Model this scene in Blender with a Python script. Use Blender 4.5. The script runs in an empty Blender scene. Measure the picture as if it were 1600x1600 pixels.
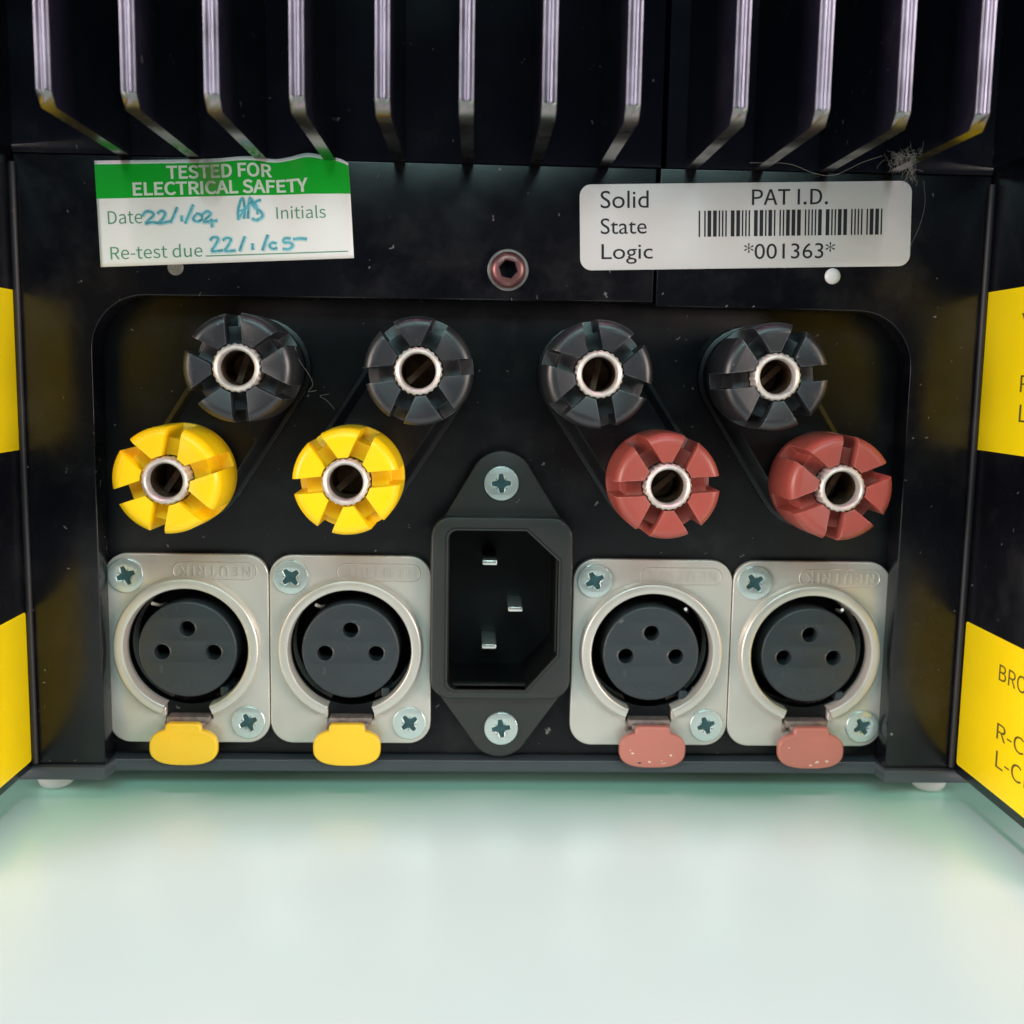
import bpy, bmesh, math, random
from mathutils import Vector, Matrix

random.seed(7)
SC = bpy.context.scene
COL = SC.collection
MM = 0.001                                   # everything below is written in millimetres

# ------------------------------------------------------------------ camera
cam_d = bpy.data.cameras.new("camera")
cam = bpy.data.objects.new("camera", cam_d)
COL.objects.link(cam)
cam_d.sensor_width = 36.0
cam_d.lens = 37.775
cam_d.clip_start = 0.005
cam_d.clip_end = 20.0
right = Vector((0.9993, -0.0338, 0.0169))
fwd = Vector((0.0356, 0.9915, -0.1249)).normalized()
right = (right - fwd * right.dot(fwd)).normalized()
up = right.cross(fwd)
cam.matrix_world = Matrix(((right.x, up.x, -fwd.x, -4.783 * MM),
                           (right.y, up.y, -fwd.y, -171.338 * MM),
                           (right.z, up.z, -fwd.z, 44.303 * MM),
                           (0, 0, 0, 1)))
cam_d.dof.use_dof = True
cam_d.dof.focus_distance = 0.160
cam_d.dof.aperture_fstop = 22.0
SC.camera = cam

# ------------------------------------------------------------------ world and lamps
w = bpy.data.worlds.new("World")
SC.world = w
w.use_nodes = True
w.node_tree.nodes["Background"].inputs[0].default_value = (0.80, 0.80, 1.0, 1)
w.node_tree.nodes["Background"].inputs[1].default_value = 0.02


def lamp(name, loc, target, size, power, color):
    d = bpy.data.lights.new(name, 'AREA')
    d.shape = 'RECTANGLE'
    d.size, d.size_y = size[0] * MM, size[1] * MM
    d.energy = power
    d.color = color
    o = bpy.data.objects.new(name, d)
    COL.objects.link(o)
    o.location = Vector(loc) * MM
    v = (Vector(target) - Vector(loc)).normalized()
    o.rotation_euler = v.to_track_quat('-Z', 'Y').to_euler()
    return o


# overhead light split in two, soft room light in front, added side fill
lamp("ceiling_lamp", (-140, -140, 580), (-20, -140, -23), (120, 60), 2.684, (1.000, 0.389, 0.574))
lamp("ceiling_lamp", (140, -140, 580), (20, -140, -23), (120, 60), 2.684, (1.000, 0.389, 0.574))
lamp("room_light", (0, -640, 460), (0, 0, 30), (520, 170), 2.455, (0.636, 1.000, 1.000))
lamp("side_fill", (-620, -380, 115), (0, 0, 10), (460, 250), 5.244, (1.000, 0.848, 0.783))  # fill added each side to brighten the yellow labels and sockets
lamp("side_fill", (620, -380, 115), (0, 0, 10), (460, 250), 5.244, (1.000, 0.848, 0.783))

SC.view_settings.view_transform = 'Standard'
SC.view_settings.look = 'None'
SC.view_settings.exposure = 0.0
SC.view_settings.gamma = 1.0


# ------------------------------------------------------------------ materials
class NT:
    def __init__(self, name):
        self.m = bpy.data.materials.new(name)
        self.m.use_nodes = True
        self.t = self.m.node_tree
        self.b = self.t.nodes["Principled BSDF"]

    def n(self, typ, **kw):
        nd = self.t.nodes.new(typ)
        for k, v in kw.items():
            if k in nd.inputs:
                nd.inputs[k].default_value = v
            else:
                setattr(nd, k, v)
        return nd

    def l(self, a, b):
        self.t.links.new(a, b)


def c4(c):
    return (c[0], c[1], c[2], 1.0)


def material(name, color, rough=0.5, metal=0.0, spec=0.5, grain=0.0, grain_scale=900.0,
             dust=0.0, dust_color=(0.42, 0.40, 0.38), dust_scale=230.0, vary=0.0, vary_scale=60.0, rough_vary=0.0, wear=None):
    """Principled surface with fine relief, uneven colour and scattered dust flecks."""
    g = NT(name)
    b = g.b
    b.inputs["Base Color"].default_value = c4(color)
    b.inputs["Roughness"].default_value = rough
    b.inputs["Metallic"].default_value = metal
    b.inputs["Specular IOR Level"].default_value = spec
    tc = g.n('ShaderNodeTexCoord')
    geo = g.n('ShaderNodeNewGeometry')
    pos = geo.outputs["Position"]
    col_out = None
    if vary > 0:
        nz = g.n('ShaderNodeTexNoise', Scale=vary_scale, Detail=5.0, Roughness=0.6)
        g.l(pos, nz.inputs["Vector"])
        mp = g.n('ShaderNodeMapRange')
        mp.inputs["From Min"].default_value = 0.3
        mp.inputs["From Max"].default_value = 0.7
        mp.inputs["To Min"].default_value = 1.0 - vary
        mp.inputs["To Max"].default_value = 1.0 + vary
        g.l(nz.outputs["Fac"], mp.inputs["Value"])
        mx = g.n('ShaderNodeMix', data_type='RGBA', blend_type='MULTIPLY')
        mx.inputs["Factor"].default_value = 1.0
        mx.inputs[6].default_value = c4(color)
        g.l(mp.outputs["Result"], mx.inputs[7])
        col_out = mx.outputs[2]
    if dust > 0:
        wob = g.n('ShaderNodeTexNoise', Scale=900.0, Detail=3.0)
        g.l(pos, wob.inputs["Vector"])
        va = g.n('ShaderNodeVectorMath', operation='SCALE')
        va.inputs["Scale"].default_value = 0.0025
        g.l(wob.outputs["Color"], va.inputs[0])
        ad = g.n('ShaderNodeVectorMath', operation='ADD')
        g.l(pos, ad.inputs[0])
        g.l(va.outputs[0], ad.inputs[1])
        flecks = None
        # the size of each fleck comes from its own cell, so few are large
        for scale, power, size, amount in ((dust_scale, 7.0, 0.075, 0.55), (dust_scale * 2.9, 5.0, 0.15, 0.40)):
            vo = g.n('ShaderNodeTexVoronoi', Scale=scale)
            g.l(ad.outputs[0], vo.inputs["Vector"])
            sep = g.n('ShaderNodeSeparateColor')
            g.l(vo.outputs["Color"], sep.inputs[0])
            pw = g.n('ShaderNodeMath', operation='POWER')
            g.l(sep.outputs[0], pw.inputs[0])
            pw.inputs[1].default_value = power
            thr = g.n('ShaderNodeMath', operation='MULTIPLY')
            g.l(pw.outputs[0], thr.inputs[0])
            thr.inputs[1].default_value = size
            lt = g.n('ShaderNodeMath', operation='LESS_THAN')
            g.l(vo.outputs["Distance"], lt.inputs[0])
            g.l(thr.outputs[0], lt.inputs[1])
            am = g.n('ShaderNodeMath', operation='MULTIPLY')
            g.l(lt.outputs[0], am.inputs[0])
            am.inputs[1].default_value = amount
            if flecks is None:
                flecks = am
            else:
                mm_ = g.n('ShaderNodeMath', operation='MAXIMUM')
                g.l(flecks.outputs[0], mm_.inputs[0])
                g.l(am.outputs[0], mm_.inputs[1])
                flecks = mm_
        ft = g.n('ShaderNodeMath', operation='MULTIPLY')
        g.l(flecks.outputs[0], ft.inputs[0])
        ft.inputs[1].default_value = dust
        # thin film of settled dust
        nz2 = g.n('ShaderNodeTexNoise', Scale=95.0, Detail=7.0, Roughness=0.7)
        g.l(pos, nz2.inputs["Vector"])
        mp2 = g.n('ShaderNodeMapRange')
        mp2.inputs["From Min"].default_value = 0.5
        mp2.inputs["From Max"].default_value = 0.85
        mp2.inputs["To Max"].default_value = 0.05 * dust
        g.l(nz2.outputs["Fac"], mp2.inputs["Value"])
        mxm = g.n('ShaderNodeMath', operation='MAXIMUM')
        g.l(ft.outputs[0], mxm.inputs[0])
        g.l(mp2.outputs["Result"], mxm.inputs[1])
        mx2 = g.n('ShaderNodeMix', data_type='RGBA')
        g.l(mxm.outputs[0], mx2.inputs["Factor"])
        if col_out is not None:
            g.l(col_out, mx2.inputs[6])
        else:
            mx2.inputs[6].default_value = c4(color)
        mx2.inputs[7].default_value = c4(dust_color)
        col_out = mx2.outputs[2]
    if wear is not None:                                    # rubbed edges show paler
        bv = g.n('ShaderNodeBevel', samples=6)
        bv.inputs["Radius"].default_value = 0.00020
        dt = g.n('ShaderNodeVectorMath', operation='DOT_PRODUCT')
        g.l(bv.outputs["Normal"], dt.inputs[0])
        g.l(geo.outputs["True Normal"], dt.inputs[1])
        wr = g.n('ShaderNodeMapRange')
        wr.inputs["From Min"].default_value = 0.985
        wr.inputs["From Max"].default_value = 0.86
        g.l(dt.outputs["Value"], wr.inputs["Value"])
        wn = g.n('ShaderNodeTexNoise', Scale=420.0, Detail=5.0, Roughness=0.7)
        g.l(pos, wn.inputs["Vector"])
        wm = g.n('ShaderNodeMapRange')
        wm.inputs["From Min"].default_value = 0.44
        wm.inputs["From Max"].default_value = 0.60
        g.l(wn.outputs["Fac"], wm.inputs["Value"])
        wx = g.n('ShaderNodeMath', operation='MULTIPLY')
        g.l(wr.outputs["Result"], wx.inputs[0])
        g.l(wm.outputs["Result"], wx.inputs[1])
        mx3 = g.n('ShaderNodeMix', data_type='RGBA')
        g.l(wx.outputs[0], mx3.inputs["Factor"])
        if col_out is not None:
            g.l(col_out, mx3.inputs[6])
        else:
            mx3.inputs[6].default_value = c4(color)
        mx3.inputs[7].default_value = c4(wear)
        col_out = mx3.outputs[2]
    if col_out is not None:
        g.l(col_out, b.inputs["Base Color"])
    if rough_vary > 0:
        nr = g.n('ShaderNodeTexNoise', Scale=120.0, Detail=4.0)
        g.l(pos, nr.inputs["Vector"])
        mr = g.n('ShaderNodeMapRange')
        mr.inputs["From Min"].default_value = 0.3
        mr.inputs["From Max"].default_value = 0.7
        mr.inputs["To Min"].default_value = max(0.02, rough - rough_vary)
        mr.inputs["To Max"].default_value = min(1.0, rough + rough_vary)
        g.l(nr.outputs["Fac"], mr.inputs["Value"])
        g.l(mr.outputs["Result"], b.inputs["Roughness"])
    if grain > 0:
        ng = g.n('ShaderNodeTexNoise', Scale=grain_scale, Detail=2.0)
        g.l(pos, ng.inputs["Vector"])
        bp = g.n('ShaderNodeBump')
        bp.inputs["Strength"].default_value = grain
        bp.inputs["Distance"].default_value = 0.00006
        g.l(ng.outputs["Fac"], bp.inputs["Height"])
        g.l(bp.outputs["Normal"], b.inputs["Normal"])
    return g.m


M = {}
M["panel"] = material("black_panel_paint", (0.0022, 0.0026, 0.0040), 0.37, spec=0.34, grain=0.2, grain_scale=2600, dust=0.8, rough_vary=0.04)
M["frame"] = material("black_frame_paint", (0.0028, 0.0030, 0.0054), 0.25, spec=0.48, grain=0.08, grain_scale=2400, dust=0.8, rough_vary=0.05)
M["fin"] = material("black_anodised_fin", (0.0075, 0.0080, 0.0150), 0.22, spec=0.55, grain=0.06, grain_scale=2000, dust=0.8, rough_vary=0.05)
M["fin_edge"] = material("worn_fin_edge", (0.43, 0.425, 0.55), 0.40, metal=1.0, vary=0.12, vary_scale=240, rough_vary=0.08)
M["fin_cut"] = material("machined_fin_foot", (0.25, 0.245, 0.235), 0.26, metal=1.0, vary=0.15, vary_scale=400, rough_vary=0.05)
M["bead"] = material("dull_corner_bead", (0.012, 0.012, 0.015), 0.5, spec=0.4, dust=0.6)
M["base"] = material("grey_black_base_plate", (0.042, 0.052, 0.062), 0.36, spec=0.6, grain=0.2, grain_scale=1800, dust=0.5)
M["black_plastic"] = material("black_moulded_plastic", (0.0075, 0.0088, 0.0125), 0.42, spec=0.85, grain=0.25, grain_scale=1500, dust=0.8, dust_scale=300, vary=0.15, wear=(0.10, 0.11, 0.12))
M["block"] = material("black_post_base_plastic", (0.0050, 0.0056, 0.0075), 0.30, spec=0.5, grain=0.12, grain_scale=1500, dust=0.5)
M["inlet"] = material("black_inlet_plastic", (0.020, 0.023, 0.022), 0.42, spec=0.55, grain=0.3, grain_scale=1500, dust=0.4, dust_scale=260)
M["cavity_shade"] = material("shaded_cavity", (0.004, 0.0045, 0.005), 0.5, spec=0.25)  # shade inside the openings put into the colour
M["yellow"] = material("yellow_moulded_plastic", (0.95, 0.62, 0.003), 0.36, spec=0.5, grain=0.15, vary=0.04, dust=0.35, dust_color=(0.5, 0.38, 0.10), dust_scale=300)
M["brown"] = material("red_brown_moulded_plastic", (0.325, 0.066, 0.050), 0.38, spec=0.5, grain=0.25, vary=0.10, dust=0.7, dust_color=(0.55, 0.36, 0.32), dust_scale=320, wear=(0.50, 0.19, 0.15))
M["tab_yellow"] = material("yellow_latch_plastic", (0.88, 0.56, 0.03), 0.35, spec=0.4, vary=0.03)
M["tab_brown"] = material("red_brown_latch_plastic", (0.47, 0.17, 0.135), 0.40, spec=0.4, vary=0.05, dust=1.0, dust_color=(0.78, 0.62, 0.52), dust_scale=200)
M["nickel"] = material("satin_nickel", (0.61, 0.59, 0.54), 0.37, metal=0.48, spec=0.7, grain=0.16, grain_scale=3200, vary=0.05, rough_vary=0.08)
M["zinc"] = material("zinc_screw", (0.60, 0.69, 0.67), 0.30, metal=0.65, spec=0.6, grain=0.12, grain_scale=1800, vary=0.08, rough_vary=0.10)
M["zinc_shade"] = material("zinc_recess_shade", (0.03, 0.085, 0.095), 0.40, metal=0.2, vary=0.3, vary_scale=900)  # shade of the shallow screw recess put into the colour
M["socket"] = material("nickel_socket", (0.60, 0.56, 0.52), 0.42, metal=0.45, spec=0.7, grain=0.3, grain_scale=1500, vary=0.22, vary_scale=900)
M["socket_in"] = material("tarnished_bore", (0.15, 0.095, 0.06), 0.40, metal=0.6, vary=0.6, vary_scale=500)
M["steel_brown"] = material("brown_steel_latch", (0.24, 0.195, 0.18), 0.48, metal=0.5, grain=0.4, vary=0.35, vary_scale=900)
M["rusty"] = material("worn_red_brown_screw", (0.21, 0.095, 0.095), 0.36, metal=0.6, vary=0.35, vary_scale=260, rough_vary=0.1)
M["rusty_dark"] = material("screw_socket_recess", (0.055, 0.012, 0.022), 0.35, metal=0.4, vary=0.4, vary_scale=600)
M["bright_rim"] = material("bright_washer", (0.78, 0.76, 0.76), 0.28, metal=0.9)
M["white_plastic"] = material("white_plastic_plug", (0.74, 0.74, 0.76), 0.4)
M["rubber"] = material("clear_rubber_foot", (0.40, 0.43, 0.43), 0.3, spec=0.5)
M["disc"] = material("black_insert_plastic", (0.030, 0.038, 0.044), 0.40, spec=0.5, grain=0.2, grain_scale=1700, dust=0.35, dust_scale=340, vary=0.12)
M["mark"] = material("raised_marking", (0.045, 0.055, 0.062), 0.36, spec=0.5)
M["pin"] = material("bright_pin", (0.92, 0.90, 0.84), 0.25, metal=0.85)
M["paper_grey"] = material("grey_white_sticker", (0.62, 0.605, 0.61), 0.38, spec=0.4, vary=0.03, vary_scale=80)
M["ink_black"] = material("black_print", (0.018, 0.018, 0.024), 0.45, spec=0.3)
M["green_text"] = material("green_lettering", (0.10, 0.30, 0.17), 0.45, vary=0.1, vary_scale=300)
M["blue_ink"] = material("blue_pen_ink", (0.10, 0.40, 0.50), 0.45, vary=0.45, vary_scale=1200)
M["ink_smudge"] = material("pale_ink_smudge", (0.52, 0.71, 0.75), 0.5, spec=0.3, vary=0.15, vary_scale=700)
M["yellow_label"] = material("yellow_vinyl_label", (0.95, 0.73, 0.003), 0.36, spec=0.35, vary=0.03, vary_scale=90)
M["label_ink"] = material("brown_black_lettering", (0.10, 0.075, 0.01), 0.5)
M["dirty_plug"] = material("dirty_plug_plastic", (0.17, 0.15, 0.13), 0.6, vary=0.4, vary_scale=800)
M["chip"] = material("bare_chipped_plastic", (0.66, 0.50, 0.42), 0.5, vary=0.2, vary_scale=900)
M["lint"] = material("grey_lint", (0.26, 0.24, 0.22), 0.9, spec=0.1)


def paper_material(name="white_sticker_paper", color=(0.86, 0.86, 0.85, 1), smear=(0.20, 0.16, 0.10, 1)):
    """White sticker paper with a brown smear near its upper middle."""
    g = NT(name)
    g.b.inputs["Roughness"].default_value = 0.40
    g.b.inputs["Specular IOR Level"].default_value = 0.4
    geo = g.n('ShaderNodeNewGeometry')
    sub = g.n('ShaderNodeVectorMath', operation='SUBTRACT')
    g.l(geo.outputs["Position"], sub.inputs[0])
    sub.inputs[1].default_value = (-0.0445, -0.0053, 0.0735)
    sc = g.n('ShaderNodeVectorMath', operation='MULTIPLY')
    g.l(sub.outputs[0], sc.inputs[0])
    sc.inputs[1].default_value = (420.0, 0.0, 260.0)
    ln = g.n('ShaderNodeVectorMath', operation='LENGTH')
    g.l(sc.outputs[0], ln.inputs[0])
    nz = g.n('ShaderNodeTexNoise', Scale=650.0, Detail=5.0)
    g.l(geo.outputs["Position"], nz.inputs["Vector"])
    mp = g.n('ShaderNodeMapRange')
    mp.inputs["From Min"].default_value = 1.3
    mp.inputs["From Max"].default_value = 0.2
    mp.inputs["To Max"].default_value = 1.3
    g.l(ln.outputs["Value"], mp.inputs["Value"])
    ml = g.n('ShaderNodeMath', operation='MULTIPLY')
    g.l(mp.outputs["Result"], ml.inputs[0])
    g.l(nz.outputs["Fac"], ml.inputs[1])
    mx = g.n('ShaderNodeMix', data_type='RGBA')
    g.l(ml.outputs[0], mx.inputs["Factor"])
    mx.inputs[6].default_value = color
    mx.inputs[7].default_value = smear
    g.l(mx.outputs[2], g.b.inputs["Base Color"])
    return g.m


def table_material():
    """Glossy pale sea-green laminate with fine specks."""
    g = NT("pale_green_laminate")
    geo = g.n('ShaderNodeNewGeometry')
    vo = g.n('ShaderNodeTexVoronoi', Scale=150.0)
    g.l(geo.outputs["Position"], vo.inputs["Vector"])
    sep = g.n('ShaderNodeSeparateColor')
    g.l(vo.outputs["Color"], sep.inputs[0])
    pw = g.n('ShaderNodeMath', operation='POWER')
    g.l(sep.outputs[0], pw.inputs[0])
    pw.inputs[1].default_value = 6.0
    th = g.n('ShaderNodeMath', operation='MULTIPLY')
    g.l(pw.outputs[0], th.inputs[0])
    th.inputs[1].default_value = 0.05
    lt = g.n('ShaderNodeMath', operation='LESS_THAN')
    g.l(vo.outputs["Distance"], lt.inputs[0])
    g.l(th.outputs[0], lt.inputs[1])
    fm = g.n('ShaderNodeMath', operation='MULTIPLY')
    g.l(lt.outputs[0], fm.inputs[0])
    fm.inputs[1].default_value = 0.4
    nz = g.n('ShaderNodeTexNoise', Scale=26.0, Detail=6.0, Roughness=0.6)
    g.l(geo.outputs["Position"], nz.inputs["Vector"])
    mp = g.n('ShaderNodeMapRange')
    mp.inputs["From Min"].default_value = 0.3
    mp.inputs["From Max"].default_value = 0.7
    g.l(nz.outputs["Fac"], mp.inputs["Value"])
    mv = g.n('ShaderNodeMix', data_type='RGBA')
    g.l(mp.outputs["Result"], mv.inputs["Factor"])
    mv.inputs[6].default_value = TABLE_A
    mv.inputs[7].default_value = TABLE_B
    mx = g.n('ShaderNodeMix', data_type='RGBA')
    g.l(fm.outputs[0], mx.inputs["Factor"])
    g.l(mv.outputs[2], mx.inputs[6])
    mx.inputs[7].default_value = (0.20, 0.24, 0.23, 1)
    g.l(mx.outputs[2], g.b.inputs["Base Color"])
    rn = g.n('ShaderNodeTexNoise', Scale=55.0, Detail=7.0, Roughness=0.7)
    g.l(geo.outputs["Position"], rn.inputs["Vector"])
    rr = g.n('ShaderNodeMapRange')
    rr.inputs["From Min"].default_value = 0.3
    rr.inputs["From Max"].default_value = 0.7
    rr.inputs["To Min"].default_value = 0.25
    rr.inputs["To Max"].default_value = 0.27
    g.l(rn.outputs["Fac"], rr.inputs["Value"])
    g.l(rr.outputs["Result"], g.b.inputs["Roughness"])
    g.b.inputs["Specular IOR Level"].default_value = 0.5
    return g.m


TABLE_A = (0.37, 0.69, 0.57, 1)
TABLE_B = (0.39, 0.71, 0.59, 1)
M["paper"] = paper_material()
M["green_print"] = paper_material("green_print", (0.001, 0.40, 0.020, 1), (0.10, 0.17, 0.06, 1))
M["white_text"] = paper_material("pale_lettering", (0.66, 0.76, 0.66, 1), (0.16, 0.17, 0.08, 1))
M["table"] = table_material()


# ------------------------------------------------------------------ mesh helpers (all in mm)
def link(name, me, mat, parent=None, loc=None):
    o = bpy.data.objects.new(name, me)
    COL.objects.link(o)
    if mat is not None:
        mats = mat if isinstance(mat, (list, tuple)) else [mat]
        for m in mats:
            me.materials.append(m)
    if parent is not None:
        o.parent = parent
    if loc is not None:
        o.location = Vector(loc) * MM
    return o


def mesh(name, verts, faces, smooth=False, fmat=None):
    me = bpy.data.meshes.new(name)
    me.from_pydata([Vector(v) * MM for v in verts], [], faces)
    me.validate()
    bm = bmesh.new()
    bm.from_mesh(me)
    bmesh.ops.recalc_face_normals(bm, faces=bm.faces)
    bm.to_mesh(me)
    bm.free()
    if smooth:
        shade(me)
    if fmat:
        for i, p in enumerate(me.polygons):
            p.material_index = fmat[i]
    return me


def shade(me, angle=38):
    me.polygons.foreach_set("use_smooth", [True] * len(me.polygons))
    try:
        me.set_sharp_from_angle(angle=math.radians(angle))
    except Exception:
        pass


def boxv(x0, x1, y0, y1, z0, z1):
    v = [(x0, y0, z0), (x1, y0, z0), (x1, y1, z0), (x0, y1, z0), (x0, y0, z1), (x1, y0, z1), (x1, y1, z1), (x0, y1, z1)]
    f = [(0, 3, 2, 1), (4, 5, 6, 7), (0, 1, 5, 4), (1, 2, 6, 5), (2, 3, 7, 6), (3, 0, 4, 7)]
    return v, f


def bevelled(me, width, seg=2, angle=30):
    bm = bmesh.new()
    bm.from_mesh(me)
    es = [e for e in bm.edges if len(e.link_faces) == 2 and e.calc_face_angle(0) > math.radians(angle)]
    bmesh.ops.bevel(bm, geom=es, offset=width * MM, segments=seg, affect='EDGES', profile=0.5, clamp_overlap=True)
    bm.to_mesh(me)
    bm.free()
    shade(me)
    return me


def box(name, x0, x1, y0, y1, z0, z1, bevel=0.0, seg=2):
    v, f = boxv(x0, x1, y0, y1, z0, z1)
    me = mesh(name, v, f)
    if bevel:
        bevelled(me, bevel, seg)
    return me


def arc(cx, cz, r, a0, a1, n=8):
    return [(cx + r * math.cos(math.radians(a0 + (a1 - a0) * i / n)), cz + r * math.sin(math.radians(a0 + (a1 - a0) * i / n))) for i in range(n + 1)]


def rrect(x0, x1, z0, z1, r, n=8):
    return arc(x1 - r, z1 - r, r, 0, 90, n) + arc(x0 + r, z1 - r, r, 90, 180, n) + arc(x0 + r, z0 + r, r, 180, 270, n) + arc(x1 - r, z0 + r, r, 270, 360, n)


def circle(cx, cz, r, n=40):
    return [(cx + r * math.cos(2 * math.pi * i / n), cz + r * math.sin(2 * math.pi * i / n)) for i in range(n)]


def plate(name, outlines, yf, thick, bevel=0.0, seg=2):
    """Flat plate in the XZ plane: outer outline then holes; front face at y = yf, body behind it."""
    cu = bpy.data.curves.new(name + "_c", 'CURVE')
    cu.dimensions = '2D'
    cu.fill_mode = 'BOTH'
    cu.extrude = max(thick / 2 - bevel, 0.001)
    cu.bevel_depth = bevel
    cu.bevel_resolution = seg - 1
    cu.offset = -bevel
    for ol in outlines:
        s = cu.splines.new('POLY')
        s.points.add(len(ol) - 1)
        for p, (x, z) in zip(s.points, ol):
            p.co = (x, z, 0, 1)
        s.use_cyclic_u = True
    o = bpy.data.objects.new(name + "_c", cu)
    COL.objects.link(o)
    dg = bpy.context.evaluated_depsgraph_get()
    me = bpy.data.meshes.new_from_object(o.evaluated_get(dg))
    bpy.data.objects.remove(o)
    bpy.data.curves.remove(cu)
    me.name = name
    yc = yf + thick / 2
    for v in me.vertices:
        x, z, d = v.co
        v.co = Vector((x, yc - d, z)) * MM
    bm = bmesh.new()
    bm.from_mesh(me)
    bmesh.ops.remove_doubles(bm, verts=bm.verts, dist=1e-7)
    bm.to_mesh(me)
    bm.free()
    me.materials.clear()
    shade(me)
    return me


def loft(name, rings, cap0=False, cap1=False, closed=True, smooth=True, ends=False):
    """Rings of equal length joined by quads."""
    n = len(rings[0])
    v = [p for r in rings for p in r]
    f = []
    m = n if closed else n - 1
    for k in range(len(rings) - 1):
        for i in range(m):
            j = (i + 1) % n
            f.append((k * n + i, k * n + j, (k + 1) * n + j, (k + 1) * n + i))
    if cap0:
        f.append(tuple(range(n)))
    if cap1:
        f.append(tuple((len(rings) - 1) * n + i for i in range(n)))
    return mesh(name, v, f, smooth)


def lathe_rings(profile, n=48, cx=0, cz=0, wave=0.0, waves=0):
    """profile = [(r, y), ...] turned about an axis along y."""
    out = []
    for r, y in profile:
        ring = []
        for i in range(n):
            a = 2 * math.pi * i / n
            rr = r * (1 + (wave * math.cos(waves * a) if waves else 0))
            ring.append((cx + rr * math.cos(a), y, cz + rr * math.sin(a)))
        out.append(ring)
    return out


def lathe(name, profile, n=48, cap0=False, cap1=False, **kw):
    return loft(name, lathe_rings(profile, n, **kw), cap0, cap1)


def join(name, meshes):
    """Several meshes (each may use its own material slot number) as one mesh."""
    bm = bmesh.new()
    for k, me in enumerate(meshes):
        slot = 0
        if isinstance(me, tuple):
            me, slot = me
        n0 = len(bm.faces)
        bm.from_mesh(me)
        bm.faces.ensure_lookup_table()
        for f in bm.faces[n0:]:
            f.material_index = slot
    out = bpy.data.meshes.new(name)
    bm.to_mesh(out)
    bm.free()
    return out


def boolean(name, base, cutters):
    o = bpy.data.objects.new("work", base)
    COL.objects.link(o)
    tools = []
    for c in cutters:
        t = bpy.data.objects.new("tool", c)
        COL.objects.link(t)
        tools.append(t)
        md = o.modifiers.new("b", 'BOOLEAN')
        md.operation = 'DIFFERENCE'
        md.solver = 'EXACT'
        md.object = t
    dg = bpy.context.evaluated_depsgraph_get()
    me = bpy.data.meshes.new_from_object(o.evaluated_get(dg))
    for t in tools:
        bpy.data.objects.remove(t)
    bpy.data.objects.remove(o)
    me.name = name
    me.materials.clear()
    return me


def grotesque():
    """The sans-serif face that ships inside Blender; the built-in font if it is not there."""
    try:
        import os
        return bpy.data.fonts.load(os.path.join(bpy.utils.resource_path('LOCAL'), "datafiles", "fonts", "Noto Sans CJK Regular.woff2"))
    except Exception:
        return None


GROT = grotesque()


def text_mesh(body, x0, x1, z0, z1, weight=0.0, sans=False, turned=False, keep=False, spacing=1.0, align='BOX'):
    """Letters as a flat mesh scaled to the box x0..x1, z0..z1 (mm), lying in the XZ plane at y = 0."""
    cu = bpy.data.curves.new("letters", 'FONT')
    cu.body = body
    cu.size = 1.0
    if sans and GROT is not None:
        cu.font = GROT
    cu.offset = weight
    cu.space_character = spacing
    cu.resolution_u = 4
    o = bpy.data.objects.new("letters", cu)
    COL.objects.link(o)
    dg = bpy.context.evaluated_depsgraph_get()
    me = bpy.data.meshes.new_from_object(o.evaluated_get(dg))
    bpy.data.objects.remove(o)
    bpy.data.curves.remove(cu)
    xs = [v.co.x for v in me.vertices]
    ys = [v.co.y for v in me.vertices]
    ax, bx, ay, by = min(xs), max(xs), min(ys), max(ys)
    for v in me.vertices:
        u = (v.co.x - ax) / (bx - ax)
        t = (v.co.y - ay) / (by - ay)
        if turned:
            u, t = 1 - u, 1 - t
        v.co = Vector((x0 + (x1 - x0) * u, 0, z0 + (z1 - z0) * t)) * MM
    me.materials.clear()
    return me


def flat_rects(rects):
    v, f = [], []
    for x0, x1, z0, z1 in rects:
        k = len(v)
        v += [(x0, 0, z0), (x1, 0, z0), (x1, 0, z1), (x0, 0, z1)]
        f.append((k, k + 1, k + 2, k + 3))
    me = bpy.data.meshes.new("rects")
    me.from_pydata([Vector(p) * MM for p in v], [], f)
    return me


def remap(me, fn):
    """Lay a flat XZ mesh (mm) onto a sheet: fn(x, z) -> point in mm."""
    for v in me.vertices:
        v.co = Vector(fn(v.co.x / MM, v.co.z / MM)) * MM
    return me


def face_front(me, axis=Vector((0, -1, 0))):
    bm = bmesh.new()
    bm.from_mesh(me)
    for f in bm.faces:
        f.normal_update()
        if f.normal.dot(axis) < 0:
            f.normal_flip()
    bm.to_mesh(me)
    bm.free()
    return me


def strokes(lines, r=0.2, flat=0.15):
    """Pen or hair strokes: polylines of (x, y, z) in mm swept with a round section, then flattened in y."""
    cu = bpy.data.curves.new("strokes", 'CURVE')
    cu.dimensions = '3D'
    cu.bevel_depth = r * MM
    cu.bevel_resolution = 1
    cu.use_fill_caps = True
    for ln in lines:
        s = cu.splines.new('POLY')
        s.points.add(len(ln) - 1)
        for p, q in zip(s.points, ln):
            p.co = (q[0] * MM, q[1] * MM, q[2] * MM, 1)
    o = bpy.data.objects.new("strokes", cu)
    COL.objects.link(o)
    dg = bpy.context.evaluated_depsgraph_get()
    me = bpy.data.meshes.new_from_object(o.evaluated_get(dg))
    bpy.data.objects.remove(o)
    bpy.data.curves.remove(cu)
    if flat is not None:
        for v in me.vertices:
            v.co.y *= flat
    me.materials.clear()
    shade(me, 80)
    return me


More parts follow.
